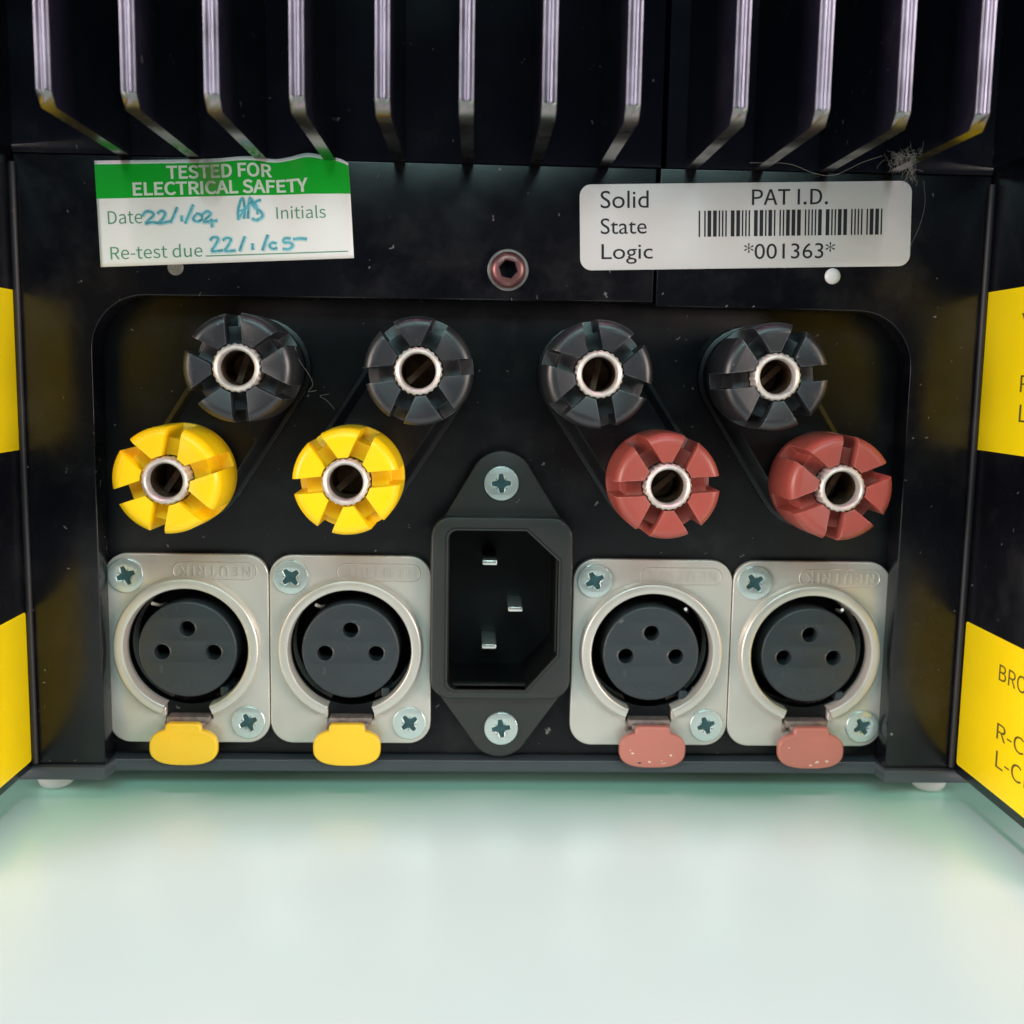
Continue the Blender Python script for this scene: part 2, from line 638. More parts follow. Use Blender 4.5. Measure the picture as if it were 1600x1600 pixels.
def smooth_line(pts, n=5):
    """Catmull-Rom through 2-D or 3-D points."""
    P = [Vector(p) for p in pts]
    P = [P[0] * 2 - P[1]] + P + [P[-1] * 2 - P[-2]]
    out = []
    for i in range(1, len(P) - 2):
        for k in range(n):
            t = k / n
            a, b, c, d = P[i - 1], P[i], P[i + 1], P[i + 2]
            out.append(0.5 * ((2 * b) + (c - a) * t + (2 * a - 5 * b + 4 * c - d) * t * t + (3 * b - a - 3 * c + d) * t ** 3))
    out.append(P[-2])
    return out


def tag(o, label=None, cat=None, group=None, kind=None):
    if label:
        o["label"] = label
    if cat:
        o["category"] = cat
    if group:
        o["group"] = group
    if kind:
        o["kind"] = kind
    return o


# ------------------------------------------------------------------ table
TZ = -23.5
table = link("table", box("table", -420, 420, -150, 260, TZ - 22, TZ, 1.2, 3), M["table"])
tag(table, "pale glossy table top under the amplifier", kind="structure")

# ------------------------------------------------------------------ amplifier body
amp = bpy.data.objects.new("amplifier", None)
COL.objects.link(amp)
amp.location = Vector((0, 60, TZ)) * MM
tag(amp, "black finned audio amplifier with coloured binding posts and silver sockets on its back", "amplifier")
A_OFF = Vector((0, 60, TZ))


def part(name, me, mat, parent=None, loc=(0, 0, 0), label=None):
    """A part of the amplifier; loc is in scene mm and turned into the parent's own frame."""
    p = parent or amp
    o = link(name, me, mat, p)
    base = A_OFF if p is amp else Vector((0, 0, 0))
    o.location = (Vector(loc) - base) * MM
    if label:
        o["label"] = label
    return o


# recessed connector panel, with the openings the connectors sit in
holes = [circle(x, 0.3, 9.72, 48) for x in (-50.35, -24.35, 24.35, 50.35)]
holes.append([(-9.2, -6.0), (9.2, -6.0), (9.2, 20.8), (-9.2, 20.8)])
part("connector_panel", plate("connector_panel", [rrect(-66, 66, -17.55, 60, 0.3)] + holes, 0.0, 2.0, 0.1), M["panel"])

# frame round the recess: one piece each side of the seam
SEAM = 22.45


def frame_outline(side):
    if side < 0:
        return ([(-73.5, 75.9), (-73.5, -17.9), (-62.75, -17.9)] + arc(-62.75 + 8.2, 55.5 - 8.2, 8.2, 180, 90, 12) + [(SEAM - 0.22, 55.95), (SEAM - 0.22, 75.9)])
    return ([(SEAM + 0.22, 75.9), (SEAM + 0.22, 55.35)] + arc(62.75 - 8.6, 55.2 - 8.6, 8.6, 90, 0, 12) + [(62.75, -17.9), (73.6, -17.9), (73.6, 75.9)])


for s in (-1, 1):
    part("rear_frame", plate("rear_frame", [frame_outline(s)], -5.0, 4.9, 0.25, 3), M["frame"])

# plate behind the fins, again in two extrusions
for x0, x1 in ((-73.5, SEAM + 0.3), (SEAM + 1.1, 73.6)):
    part("heat_sink_plate", box("heat_sink_plate", x0, x1, -5.12, 4.0, 75.96, 190, 0.05), M["fin"])

# fins: rounded twin ridge along the front edge, small cut corner at the foot
FIN_X = (-57.0, -46.9, -37.0, -26.8, -16.5, -6.3, 3.8, 14.1, 27.3, 37.5, 47.6, 57.5)
FT = 0.88                                   # half thickness


def fin_mesh():
    y_root, y_front, z0, z1, cut = -5.45, -35.5, 75.75, 190.0, 1.35
    # flat-topped twin ridge with a groove between, as a section (x, depth behind the front)
    prof = [(x, y_front + d) for x, d in ((-FT, 0.55), (-FT, 0.22), (-0.80, 0.06), (-0.68, 0.0), (-0.24, 0.0), (-0.14, 0.05), (0.02, 0.36),
                                          (0.18, 0.05), (0.27, 0.0), (0.68, 0.0), (0.80, 0.06), (FT, 0.22), (FT, 0.55))]
    n = len(prof)
    v, f, mi = [], [], []
    for x, y in prof:
        # the cut corner meets the ridges: deeper points of the section start lower down
        d = y - (y_front + 0.55)
        v.append((x, y, z0 + cut - d * 0.9))
    for x, y in prof:
        v.append((x, y, z1))
    for i in range(n - 1):
        f.append((i, i + 1, n + i + 1, n + i))
        mi.append(1)
    k = len(v)
    v += [(-FT, y_front + 1.75, z0), (FT, y_front + 1.75, z0), (-FT, y_root, z0), (FT, y_root, z0), (-FT, y_root, z1), (FT, y_root, z1)]
    f.append(tuple(range(n)) + (k + 1, k))                # cut corner
    mi.append(2)
    f.append((k, k + 1, k + 3, k + 2)); mi.append(2)      # underside
    f.append((0, n, k + 4, k + 2, k)); mi.append(0)
    f.append((n - 1, k + 1, k + 3, k + 5, 2 * n - 1)); mi.append(0)
    f.append(tuple(range(n, 2 * n)) + (k + 5, k + 4)); mi.append(0)
    me = bpy.data.meshes.new("fin")
    me.from_pydata([Vector(p) * MM for p in v], [], f)
    for p, m in zip(me.polygons, mi):
        p.material_index = m
    bm = bmesh.new()
    bm.from_mesh(me)
    bmesh.ops.recalc_face_normals(bm, faces=bm.faces)
    bm.to_mesh(me)
    bm.free()
    shade(me, 50)
    me.materials.append(M["fin"])
    me.materials.append(M["fin_edge"])
    me.materials.append(M["fin_cut"])
    return me


fm = fin_mesh()
for x in FIN_X:
    part("fin", fm, None, loc=(x, 0, 0))

# side panels, bead in the corner, side heat sinks above
for s in (-1, 1):
    xi = 73.95 * s
    xo = 77.5 * s
    part("side_panel", box("side_panel", min(xi, xo), max(xi, xo), -40, 4, -18.4, 76.6, 0.35, 3), M["frame"])
    part("side_heat_sink", box("side_heat_sink", min(73.4 * s, 125 * s), max(73.4 * s, 125 * s), -40, 4, 77.0, 190, 0.3, 2), M["fin"])
    bead = lathe("corner_bead", [(0.55, 0), (0.55, 92)], 16, True, True)
    for v in bead.vertices:                                 # stand the bead upright
        v.co = Vector((v.co.x, v.co.z, v.co.y))
    bmf = bmesh.new(); bmf.from_mesh(bead); bmesh.ops.recalc_face_normals(bmf, faces=bmf.faces); bmf.to_mesh(bead); bmf.free()
    part("corner_bead", bead, M["bead"], loc=(73.55 * s, -5.4, -17.5))

# base plate, stepping forward under the two uprights
bp = [(-77, -6.0), (-62.4, -6.0), (-61.2, -4.6), (-61.2, -2.0), (61.2, -2.0), (61.2, -4.6), (62.4, -6.0), (77, -6.0), (77, 120), (-77, 120)]
bp = [(-77, -6.0), (-62.55, -6.0), (-62.2, -2.0), (62.2, -2.0), (62.35, -6.0), (77, -6.0), (77, 120), (-77, 120)]
n = len(bp)
bme = mesh("base_plate", [(x, y, -20.1) for x, y in bp] + [(x, y, -18.0) for x, y in bp],
           [tuple(range(n))[::-1], tuple(range(n, 2 * n))] + [(i, (i + 1) % n, n + (i + 1) % n, n + i) for i in range(n)])
part("base_plate", bevelled(bme, 0.22, 2), M["base"])
for x in (-72.6, 72.4):
    part("foot", lathe("foot", [(3.0, -20.1), (3.0, -21.6), (2.6, -22.8), (1.9, -23.4), (0.6, -23.5)], 32, True, True), M["rubber"])
    ft = bpy.context.scene.collection.objects[-1]
    for v in ft.data.vertices:
        v.co = Vector((v.co.x + x * MM, v.co.z + 0.4 * MM, v.co.y))
    b2 = bmesh.new(); b2.from_mesh(ft.data); bmesh.ops.recalc_face_normals(b2, faces=b2.faces); b2.to_mesh(ft.data); b2.free()
# body of the box behind the panel
part("casing", box("casing", -73, 73, 22, 120, -17.7, 190, 0.3), M["frame"])

# ------------------------------------------------------------------ binding posts
def cap_mesh():
    R, yf, yb = 7.75, 0.0, 12.6
    prof = [(3.0, yb), (6.6, yb), (7.3, yb - 0.4), (R + 0.05, yb - 1.5), (R + 0.12, yb - 4.5), (R, yf + 2.4)]
    for k in range(0, 6):
        a = math.radians(90 * k / 5)
        prof.append((R - 1.25 + 1.25 * math.cos(a), yf + 1.5 - 1.5 * math.sin(a)))
    prof += [(3.55, yf), (3.55, 3.2), (3.55, yb - 1.0)]
    body = lathe("cap", prof[:-1], 72)
    # close into a solid (tube round the metal socket)
    rings = lathe_rings(prof, 72)
    body = loft("cap", rings + [rings[0]], smooth=False)
    bm = bmesh.new(); bm.from_mesh(body)
    bmesh.ops.remove_doubles(bm, verts=bm.verts, dist=1e-6)
    bmesh.ops.recalc_face_normals(bm, faces=bm.faces)
    bm.to_mesh(body); bm.free()
    cut = []
    for k in range(6):
        a = math.radians(60 * k)
        ca, sa = math.cos(a), math.sin(a)
        for (r0, r1, y0, y1, hw) in ((2.0, 6.2, -1.0, 2.7, 1.15), (5.9, 10.0, -1.0, 9.2, 1.13)):
            v, f = boxv(r0, r1, y0, y1, -hw, hw)
            v = [(x * ca - z * sa, y, x * sa + z * ca) for x, y, z in v]
            cut.append(mesh("tool", v, f))
    me = boolean("binding_post", body, cut)
    bm = bmesh.new(); bm.from_mesh(me)
    bmesh.ops.remove_doubles(bm, verts=bm.verts, dist=2e-6)
    bmesh.ops.dissolve_limit(bm, angle_limit=math.radians(1.0), verts=bm.verts, edges=bm.edges)
    es = [e for e in bm.edges if len(e.link_faces) == 2 and e.calc_face_angle(0) > math.radians(48)]
    bmesh.ops.bevel(bm, geom=es, offset=0.16 * MM, segments=2, affect='EDGES', profile=0.5, clamp_overlap=True)
    bm.to_mesh(me); bm.free()
    shade(me, 32)
    return me


def socket_mesh():
    prof_out = [(3.2, 11.0), (3.34, 3.0), (3.36, 0.35), (3.26, 0.08), (3.14, -0.04)]
    out = lathe("s1", prof_out, 120, wave=0.026, waves=24)
    front = lathe("s2", [(3.2, 0.0), (3.05, -0.16), (2.85, -0.22), (2.68, -0.14), (2.55, 0.12), (2.48, 0.5), (2.46, 1.6)], 96)
    bore = lathe("s3", [(2.48, 1.6), (2.42, 9.0), (2.3, 9.2), (0.02, 9.6)], 48)
    bar = box("s4", -2.3, 2.3, 5.2, 5.9, -0.45, 0.45)      # the split contact down inside
    for v in bar.vertices:
        x, z = v.co.x, v.co.z
        v.co.x, v.co.z = x * 0.8 - z * 0.6, x * 0.6 + z * 0.8
    return join("socket", [(out, 0), (front, 0), (bore, 1), (bar, 1)])


CAP = cap_mesh()
SOCK = socket_mesh()
shade(SOCK, 40)
POSTS = [(-38.35, 44.88, 'k', 34, "black binding post cap at the left end of the upper row"),
         (-12.90, 44.86, 'k', 6, "black binding post cap, second of the upper row"),
         (12.85, 44.85, 'k', 42, "black binding post cap, third of the upper row"),
         (38.36, 44.92, 'k', 6, "black binding post cap at the right end of the upper row"),
         (-48.65, 28.80, 'y', 19, "yellow binding post cap nearest the left upright"),
         (-23.15, 28.93, 'y', 6, "yellow binding post cap nearer the power inlet"),
         (23.25, 28.90, 'r', 4, "red-brown binding post cap nearer the power inlet"),
         (48.60, 28.97, 'r', 22, "red-brown binding post cap nearest the right upright")]
MK = {'k': M["black_plastic"], 'y': M["yellow"], 'r': M["brown"]}
for x, z, k, ang, lab in POSTS:
    o = part("binding_post", CAP.copy(), MK[k], loc=(x, -18.0, z), label=lab)
    o.rotation_euler = (0, -math.radians(ang), 0)
    sk = link("socket", SOCK if len(SOCK.materials) else SOCK, None, o)
    if not len(SOCK.materials):
        SOCK.materials.append(M["socket"])
        SOCK.materials.append(M["socket_in"])
    sk.location = Vector((0, -0.1, 0)) * MM

# oblong insulators under each pair of posts
def stadium(ax, az, bx, bz, r, n=14):
    a = math.degrees(math.atan2(bz - az, bx - ax))
    return arc(bx, bz, r, a - 90, a + 90, n) + arc(ax, az, r, a + 90, a + 270, n)


for (ax, bx) in ((-38.35, -48.65), (-12.9, -23.15), (12.85, 23.25), (38.36, 48.6)):
    low = plate("pl", [stadium(ax, 44.9, bx, 28.9, 7.9)], -1.2, 1.18, 0.15)
    o1, o2, o3 = stadium(ax, 44.9, bx, 28.9, 7.3), stadium(ax, 44.9, bx, 28.9, 6.0), stadium(ax, 44.9, bx, 28.9, 5.8)
    top = loft("tp", [[(x, -1.1, z) for x, z in o1], [(x, -3.5, z) for x, z in o2], [(x, -3.7, z) for x, z in o3]], cap1=True, smooth=True)
    col = [lathe("cl", [(5.0, -3.6), (5.0, -5.6)], 32, cx=px, cz=pz) for px, pz in ((ax, 44.9), (bx, 28.9))]
    pm = join("post_insulator", [low, top] + col)
    shade(pm, 30)
    part("post_insulator", pm, M["block"])


# ------------------------------------------------------------------ screws
def cross_outline(r, w, rot):
    """Pozidriv-like cross with tapered arms."""
    pts = []
    for k in range(4):
        a = math.radians(90 * k + rot)
        ca, sa = math.cos(a), math.sin(a)
        for (u, v) in ((w * 1.25, -w * 1.25), (r, -w * 0.72), (r, w * 0.72), (w * 1.25, w * 1.25)):
            pts.append((u * ca - v * sa, u * sa + v * ca))
    out = []
    for p in pts:
        if not out or (Vector(p) - Vector(out[-1])).length > 1e-4:
            out.append(p)
    if (Vector(out[0]) - Vector(out[-1])).length < 1e-4:
        out.pop()
    return out


def screw_mesh(name, R, rot):
    head = plate("h", [circle(0, 0, R, 40), cross_outline(R * 0.54, R * 0.15, rot)[::-1]], -0.50, 0.9, 0.16, 3)
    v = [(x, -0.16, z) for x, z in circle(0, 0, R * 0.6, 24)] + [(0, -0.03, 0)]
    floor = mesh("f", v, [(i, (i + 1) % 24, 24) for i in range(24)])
    ticks = []
    for k in range(4):
        a = math.radians(45 + 90 * k + rot)
        ticks.append([(R * 0.26 * math.cos(a), -0.49, R * 0.26 * math.sin(a)), (R * 0.44 * math.cos(a), -0.49, R * 0.44 * math.sin(a))])
    tk = strokes(ticks, 0.06, None)
    me = join(name, [(head, 0), (floor, 1), (tk, 1)])
    return me


def add_screw(parent, x, y, z, R, rot):
    o = part("screw", screw_mesh("screw", R, rot), [M["zinc"], M["zinc_shade"]], parent, loc=(x, y, z))
    shade(o.data, 30)
    return o


# ------------------------------------------------------------------ XLR sockets
def ring_arc(profile, a0, a1, n=64):
    """Closed section (r, y) swept through part of a turn, with flat ends."""
    m = len(profile)
    v, f = [], []
    for i in range(n + 1):
        a = math.radians(a0 + (a1 - a0) * i / n)
        for r, y in profile:
            v.append((r * math.cos(a), y, r * math.sin(a)))
    for i in range(n):
        for k in range(m):
            j = (k + 1) % m
            f.append((i * m + k, i * m + j, (i + 1) * m + j, (i + 1) * m + k))
    f.append(tuple(range(m)))
    f.append(tuple(n * m + k for k in range(m)))
    return mesh("ring", v, f, True)


XLR_RING_Z = 0.3


def flange_mesh():
    ol = rrect(-12.93, 12.93, -15.5, 15.5, 3.6, 10)
    nz = [(3.75, -9.0 + XLR_RING_Z)] + arc(0, XLR_RING_Z, 9.8, -67.3, 247.3, 60)[0:] + [(-3.75, -9.0 + XLR_RING_Z), (-3.75, -11.6), (3.75, -11.6)]
    plt = plate("fl", [ol, nz[1:-3] + [(-3.75, -11.6), (3.75, -11.6)]], -1.2, 1.15, 0.2, 3)
    sec = [(11.75, -1.1), (11.65, -1.6), (11.55, -2.45), (11.42, -2.68), (11.2, -2.8), (10.15, -2.8), (9.95, -2.7), (9.82, -2.45), (9.78, 5.5), (9.95, 5.5), (9.95, -1.1)]
    rg = ring_arc(sec, -69, 249, 72)
    for v in rg.vertices:
        v.co.z += XLR_RING_Z * MM
    me = join("xlr_socket", [plt, rg])
    shade(me, 34)
    return me


def insert_mesh():
    hl = [circle(0.0, 3.45, 1.27, 24), circle(-4.1, -0.4, 1.27, 24), circle(4.1, -0.4, 1.27, 24)]
    disc = plate("d", [circle(0, 0, 7.85, 64)] + hl, 0, 7.0, 0.35, 3)
    back = mesh("b", [(x, 6.9, z) for x, z in circle(0, 0, 7.8, 32)], [tuple(range(32))])
    nub = box("nb", 4.95, 6.25, 0.5, 6.5, -7.75, -6.3, 0.15)
    rims = []
    for (cx, cz) in ((0.0, 3.45), (-4.1, -0.4), (4.1, -0.4)):
        rims.append(lathe("rm", [(1.24, 0.3), (1.26, -0.03), (1.38, -0.07), (1.5, 0.01)], 24, cx=cx, cz=cz))
    return join("insert", [(disc, 0), (back, 1), (nub, 0)] + [(r, 0) for r in rims])


def tab_outline():
    """Rounded oval with a short neck on its upper edge."""
    zc, hw, hh, ex = -15.35, 5.4, 3.0, 2.0 / 2.7
    neck = 2.9
    t0 = math.asin(min(1.0, (1 - (neck / hw) ** 2.7) ** (1 / 2.7)) ** (1 / ex))   # where the neck meets the oval
    pts = []
    n = 44
    for i in range(n + 1):
        a = math.pi - t0 + (math.pi + 2 * t0) * i / n
        c, s_ = math.cos(a), math.sin(a)
        pts.append((hw * math.copysign(abs(c) ** ex, c), zc + hh * math.copysign(abs(s_) ** ex, s_)))
    return pts + [(2.85, -11.9), (2.6, -11.55), (2.2, -11.4), (-2.2, -11.4), (-2.6, -11.55), (-2.85, -11.9)]


FL, INS = flange_mesh(), insert_mesh()
shade(INS, 32)
LINER = lathe("barrel_liner", [(9.72, 5.2), (9.72, 13.0), (0.05, 13.0)], 48)
TAB = plate("latch_tab", [tab_outline()], -4.2, 1.5, 0.35, 3)
LATCH = join("latch_plate", [box("a", -3.45, 3.45, -2.3, 9.0, -12.1, -10.9, 0.25), box("b", -2.9, 2.9, -3.2, -1.2, -12.4, -11.5, 0.25), box("c", -3.9, -3.2, -1.9, -1.1, -12.9, -11.6, 0.2)])
shade(LATCH, 32)
BRAND = text_mesh("NEUTRIK", -1.0, 10.2, 11.95, 13.65, weight=0.0, turned=True, spacing=1.1, sans=True)
SWISS = text_mesh("SWISS  MADE", -4.6, 4.6, -6.2, -5.1, turned=True, sans=True)
PINNO = join("n", [text_mesh("3", -0.45, 0.45, -0.2, 1.1, turned=True), text_mesh("1", -4.5, -3.9, -3.9, -2.6, turned=True), text_mesh("2", 3.7, 4.6, -3.9, -2.6, turned=True)])


def thicken(me, t):
    """Give flat lettering (XZ plane) a raised body of t mm towards -y."""
    bm = bmesh.new()
    bm.from_mesh(me)
    r = bmesh.ops.extrude_face_region(bm, geom=bm.faces[:])
    vs = [g for g in r["geom"] if isinstance(g, bmesh.types.BMVert)]
    bmesh.ops.translate(bm, verts=vs, vec=(0, -t * MM, 0))
    bmesh.ops.recalc_face_normals(bm, faces=bm.faces)
    bm.to_mesh(me)
    bm.free()
    return me


def oval_ridge(x0, x1, z0, z1, w=0.22, h=0.14):
    r = (z1 - z0) / 2
    out = rrect(x0, x1, z0, z1, r * 0.98, 10)
    inn = rrect(x0 + w, x1 - w, z0 + w, z1 - w, (r - w) * 0.98, 10)
    mid = rrect(x0 + w / 2, x1 - w / 2, z0 + w / 2, z1 - w / 2, (r - w / 2) * 0.98, 10)
    return loft("ov", [[(x, 0, z) for x, z in out], [(x, -h, z) for x, z in mid], [(x, 0, z) for x, z in inn]])


EMB = join("brand_emblem", [thicken(BRAND, 0.13), oval_ridge(-2.2, 11.2, 11.3, 14.3)])
MARKS = join("marking", [thicken(SWISS, 0.05), thicken(PINNO, 0.05)])
for me, mt in ((FL, "nickel"), (LINER, "cavity_shade"), (LATCH, "steel_brown"), (EMB, "nickel"), (MARKS, "mark")):
    me.materials.append(M[mt])
INS.materials.append(M["disc"])
INS.materials.append(M["cavity_shade"])
CLIP = strokes([[(0, -1.0, 0), (0.55, 1.0, -0.75), (0.8, 4.0, -1.1)]], 0.28, None)
CLIP.materials.append(M["nickel"])

XLR = [(-50.35, 0.0, 'y', (22, 24), "silver three-hole socket with a yellow tab beside the left upright", 128),
       (-24.35, 0.0, 'y', (40, 38), "silver three-hole socket with a yellow tab next to the power inlet", 128),
       (24.35, -0.1, 'r', (28, 20), "silver three-hole socket with a chipped red-brown tab next to the power inlet", 52),
       (50.35, -0.15, 'r', (35, 30), "silver three-hole socket with a red-brown tab beside the right upright", 54)]
for x, z, k, rots, lab, ca in XLR:
    o = part("xlr_socket", FL, None, loc=(x, 0, z), label=lab)
    part("insert", INS, None, o, (0, -1.5, 0))
    part("marking", MARKS, None, o, (0, -1.5, 0))
    part("barrel_liner", LINER, None, o, (0, 0, XLR_RING_Z))
    part("latch_plate", LATCH, None, o)
    part("latch_tab", TAB.copy(), M["tab_yellow"] if k == 'y' else M["tab_brown"], o, (-0.35 if x < 0 else 0.35, 0, 0))
    if k == 'r':
        rw = random.Random(int(x))
        spots = []
        for _ in range(13 if x < 40 else 5):
            cx, cz, rr = rw.uniform(-4.0, 4.0), -17.75 + abs(rw.gauss(0, 0.55)) + (1.6 if rw.random() < 0.15 else 0), rw.uniform(0.06, 0.30)
            if ((cx / 5.0) ** 2 + ((cz + 15.35) / 2.75) ** 2) < 1:
                spots.append([(cx + rr * rw.uniform(0.5, 1.3) * math.cos(a) * 1.4, 0, cz + rr * rw.uniform(0.5, 1.3) * math.sin(a)) for a in [i * math.pi / 4.5 for i in range(9)]])
        if spots:
            vs_, fs_ = [], []
            for sp in spots:
                fs_.append(tuple(range(len(vs_), len(vs_) + len(sp))))
                vs_ += sp
            wp = bpy.data.meshes.new("worn_patch")
            wp.from_pydata([Vector(p) * MM for p in vs_], [], fs_)
            part("worn_patch", face_front(wp), M["chip"], o, (0.35, -4.215, 0), "pale chips in the paint of the tab")
    part("brand_emblem", EMB, None, o, (0, -1.19, 0))
    a = math.radians(ca)
    cl = part("ground_contact", CLIP, None, o, (9.0 * math.cos(a), 0, 9.0 * math.sin(a) + 0.3))
    add_screw(o, -9.5, -1.2, 12.0, 2.78, rots[0])
    add_screw(o, 9.5, -1.2, -12.0, 2.70, rots[1])

# ------------------------------------------------------------------ power inlet
lobe_t, lobe_b = (-0.35, 27.45), (-0.15, -12.6)
fo = arc(lobe_t[0], lobe_t[1], 5.2, 25, 155, 12) + [(-10.3, 20.6), (-10.6, 7), (-9.7, -7.6)] + arc(lobe_b[0], lobe_b[1], 5.0, 207, 333, 12) + [(9.4, -7.6), (10.2, 7), (10.0, 20.6)]
fl = plate("f", [fo, [(-8.6, -5.3), (-8.6, 20.0), (8.6, 20.0), (8.6, -5.3)]], -1.6, 1.55, 0.3, 3)
inner = ([(3.6, 20.25)] + arc(-8.72 + 1.5, 20.25 - 1.5, 1.5, 90, 180, 5) + arc(-8.72 + 1.5, -5.55 + 1.5, 1.5, 180, 270, 5) + [(3.8, -5.55), (8.78, 0.2), (8.78, 15.5)])
outer = rrect(-11.48, 11.0, -7.15, 22.4, 3.3, 8)
body = plate("b", [outer, inner], -4.0, 2.45, 0.45, 3)
# lip round the opening and the well behind it
lip_o = [(x * 1.045, 7.4 + (z - 7.4) * 1.03) for x, z in inner]
lip = loft("lp", [[(x, -3.98, z) for x, z in lip_o], [(x, -4.25, z) for x, z in [(x * 1.03, 7.4 + (z - 7.4) * 1.02) for x, z in inner]], [(x, -4.2, z) for x, z in inner], [(x, -2.2, z) for x, z in inner]], smooth=True)
well = loft("wl", [[(x, -2.2, z) for x, z in inner], [(x, 12.0, z) for x, z in inner]], cap1=True, smooth=True)
pin_me = join("power_inlet", [(fl, 0), (body, 0), (lip, 0), (well, 1)])
shade(pin_me, 30)
inlet = part("power_inlet", pin_me, [M["inlet"], M["cavity_shade"]], loc=(0, 0, 0))
for x, z in ((-2.05, 14.0), (2.3, 6.25), (-1.97, -0.1)):
    part("contact_pin", join("contact_pin", [(box("p", -1.2, 1.2, 2.3, 11.9, -0.38, 0.38, 0.16), 0)]), M["pin"], inlet, (x, 0, z))
add_screw(inlet, -0.45, -1.6, 27.5, 2.75, 3)
add_screw(inlet, 0.12, -1.6, -12.65, 2.75, 8)

# ------------------------------------------------------------------ screw and plug in the frame
hexr = []
N = 48


def hexring(r, y):
    out = []
    for i in range(N):
        a = 2 * math.pi * i / N
        b = (a + math.pi / 6) % (math.pi / 3) - math.pi / 6
        out.append((r / math.cos(b) * math.cos(a + 0.3), y, r / math.cos(b) * math.sin(a + 0.3)))
    return out


hd = loft("hd", lathe_rings([(2.75, -5.0), (2.75, -5.5), (2.68, -5.9), (2.4, -6.35), (1.95, -6.6)], N) + [hexring(1.32, -6.62), hexring(1.22, -6.4)], smooth=True)
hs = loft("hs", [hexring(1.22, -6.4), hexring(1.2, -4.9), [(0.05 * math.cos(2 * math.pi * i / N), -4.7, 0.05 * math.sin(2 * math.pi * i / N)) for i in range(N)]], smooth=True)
wa = lathe("wa", [(3.12, -4.98), (3.12, -5.25), (3.0, -5.4), (2.74, -5.4)], N)
hm = join("hex_screw", [(hd, 0), (hs, 1), (wa, 2)])
shade(hm, 36)
part("hex_screw", hm, [M["rusty"], M["rusty_dark"], M["bright_rim"]], loc=(-0.05, 0, 60.35))
part("plug", lathe("plug", [(1.2, -4.98), (1.2, -5.2), (1.0, -5.45), (0.5, -5.6), (0.04, -5.63)], 28), M["white_plastic"], loc=(49.75, 0, 60.4))
part("plug", lathe("plug", [(1.2, -4.98), (1.2, -5.04), (0.04, -5.06)], 28), M["dirty_plug"], loc=(-50.0, 0, 59.75), label="dirty plug half hidden under the green sticker")

# ------------------------------------------------------------------ safety test sticker
Q = dict(tl=(-61.56, 74.98), tr=(-24.1, 76.35), bl=(-61.09, 59.55), br=(-23.31, 61.65))


def safety_sheet(u, v, lift=0.0):
    """u, v in 0..1 from the lower left corner; the upper right stands off the plate in waves."""
    bx = Q['bl'][0] + (Q['br'][0] - Q['bl'][0]) * u
    bz = Q['bl'][1] + (Q['br'][1] - Q['bl'][1]) * u
    tx = Q['tl'][0] + (Q['tr'][0] - Q['tl'][0]) * u
    tz = Q['tl'][1] + (Q['tr'][1] - Q['tl'][1]) * u
    x = bx + (tx - bx) * v
    z = bz + (tz - bz) * v
    k = max(0.0, (v - 0.55) / 0.45) ** 1.6
    wv = 0.55 * math.exp(-((u - 0.85) / 0.075) ** 2) + 0.22 * math.exp(-((u - 0.58) / 0.10) ** 2) + 0.30 * max(0, (u - 0.93) / 0.07)
    z += k * (0.55 * math.exp(-((u - 0.84) / 0.06) ** 2) + 0.30 * math.exp(-((u - 0.60) / 0.10) ** 2) - 0.25 * math.exp(-((u - 0.70) / 0.05) ** 2))
    if u > 0.93:
        z -= k * 0.9 * ((u - 0.93) / 0.07) ** 2
    y = -5.06 - k * wv * 1.5 - lift
    return (x, y, z)


def sheet_grid(name, fn, nu, nv, u0=0.0, u1=1.0, v0=0.0, v1=1.0, thick=0.0):
    v, f = [], []
    for j in range(nv + 1):
        for i in range(nu + 1):
            v.append(fn(u0 + (u1 - u0) * i / nu, v0 + (v1 - v0) * j / nv))
    for j in range(nv):
        for i in range(nu):
            a = j * (nu + 1) + i
            f.append((a, a + 1, a + nu + 2, a + nu + 1))
    me = bpy.data.meshes.new(name)
    me.from_pydata([Vector(p) * MM for p in v], [], f)
    shade(me, 80)
    if thick:
        bm = bmesh.new(); bm.from_mesh(me)
        r = bmesh.ops.extrude_face_region(bm, geom=bm.faces[:])
        vs = [g for g in r["geom"] if isinstance(g, bmesh.types.BMVert)]
        bmesh.ops.translate(bm, verts=vs, vec=(0, thick * MM, 0))
        bmesh.ops.recalc_face_normals(bm, faces=bm.faces)
        bm.to_mesh(me); bm.free()
    return me


st = part("safety_sticker", sheet_grid("safety_sticker", lambda u, v: safety_sheet(u, v), 72, 18, thick=0.045), M["paper"],
          label="green and white electrical test sticker with curled upper right corner")
part("header_band", sheet_grid("header_band", lambda u, v: safety_sheet(u, v, 0.02), 72, 8, 0.0, 1.0, 0.645, 0.965), M["green_print"], st)


def on_sheet(me, lift):
    """Print given in percent of the sticker (x 0..100, z 0..100) laid on the curled sheet."""
    return face_front(remap(me, lambda x, z: safety_sheet(x / 100, z / 100, lift)))


def pct(body, x0, x1, z0, z1, **kw):
    return text_mesh(body, x0, x1, z0, z1, **kw)


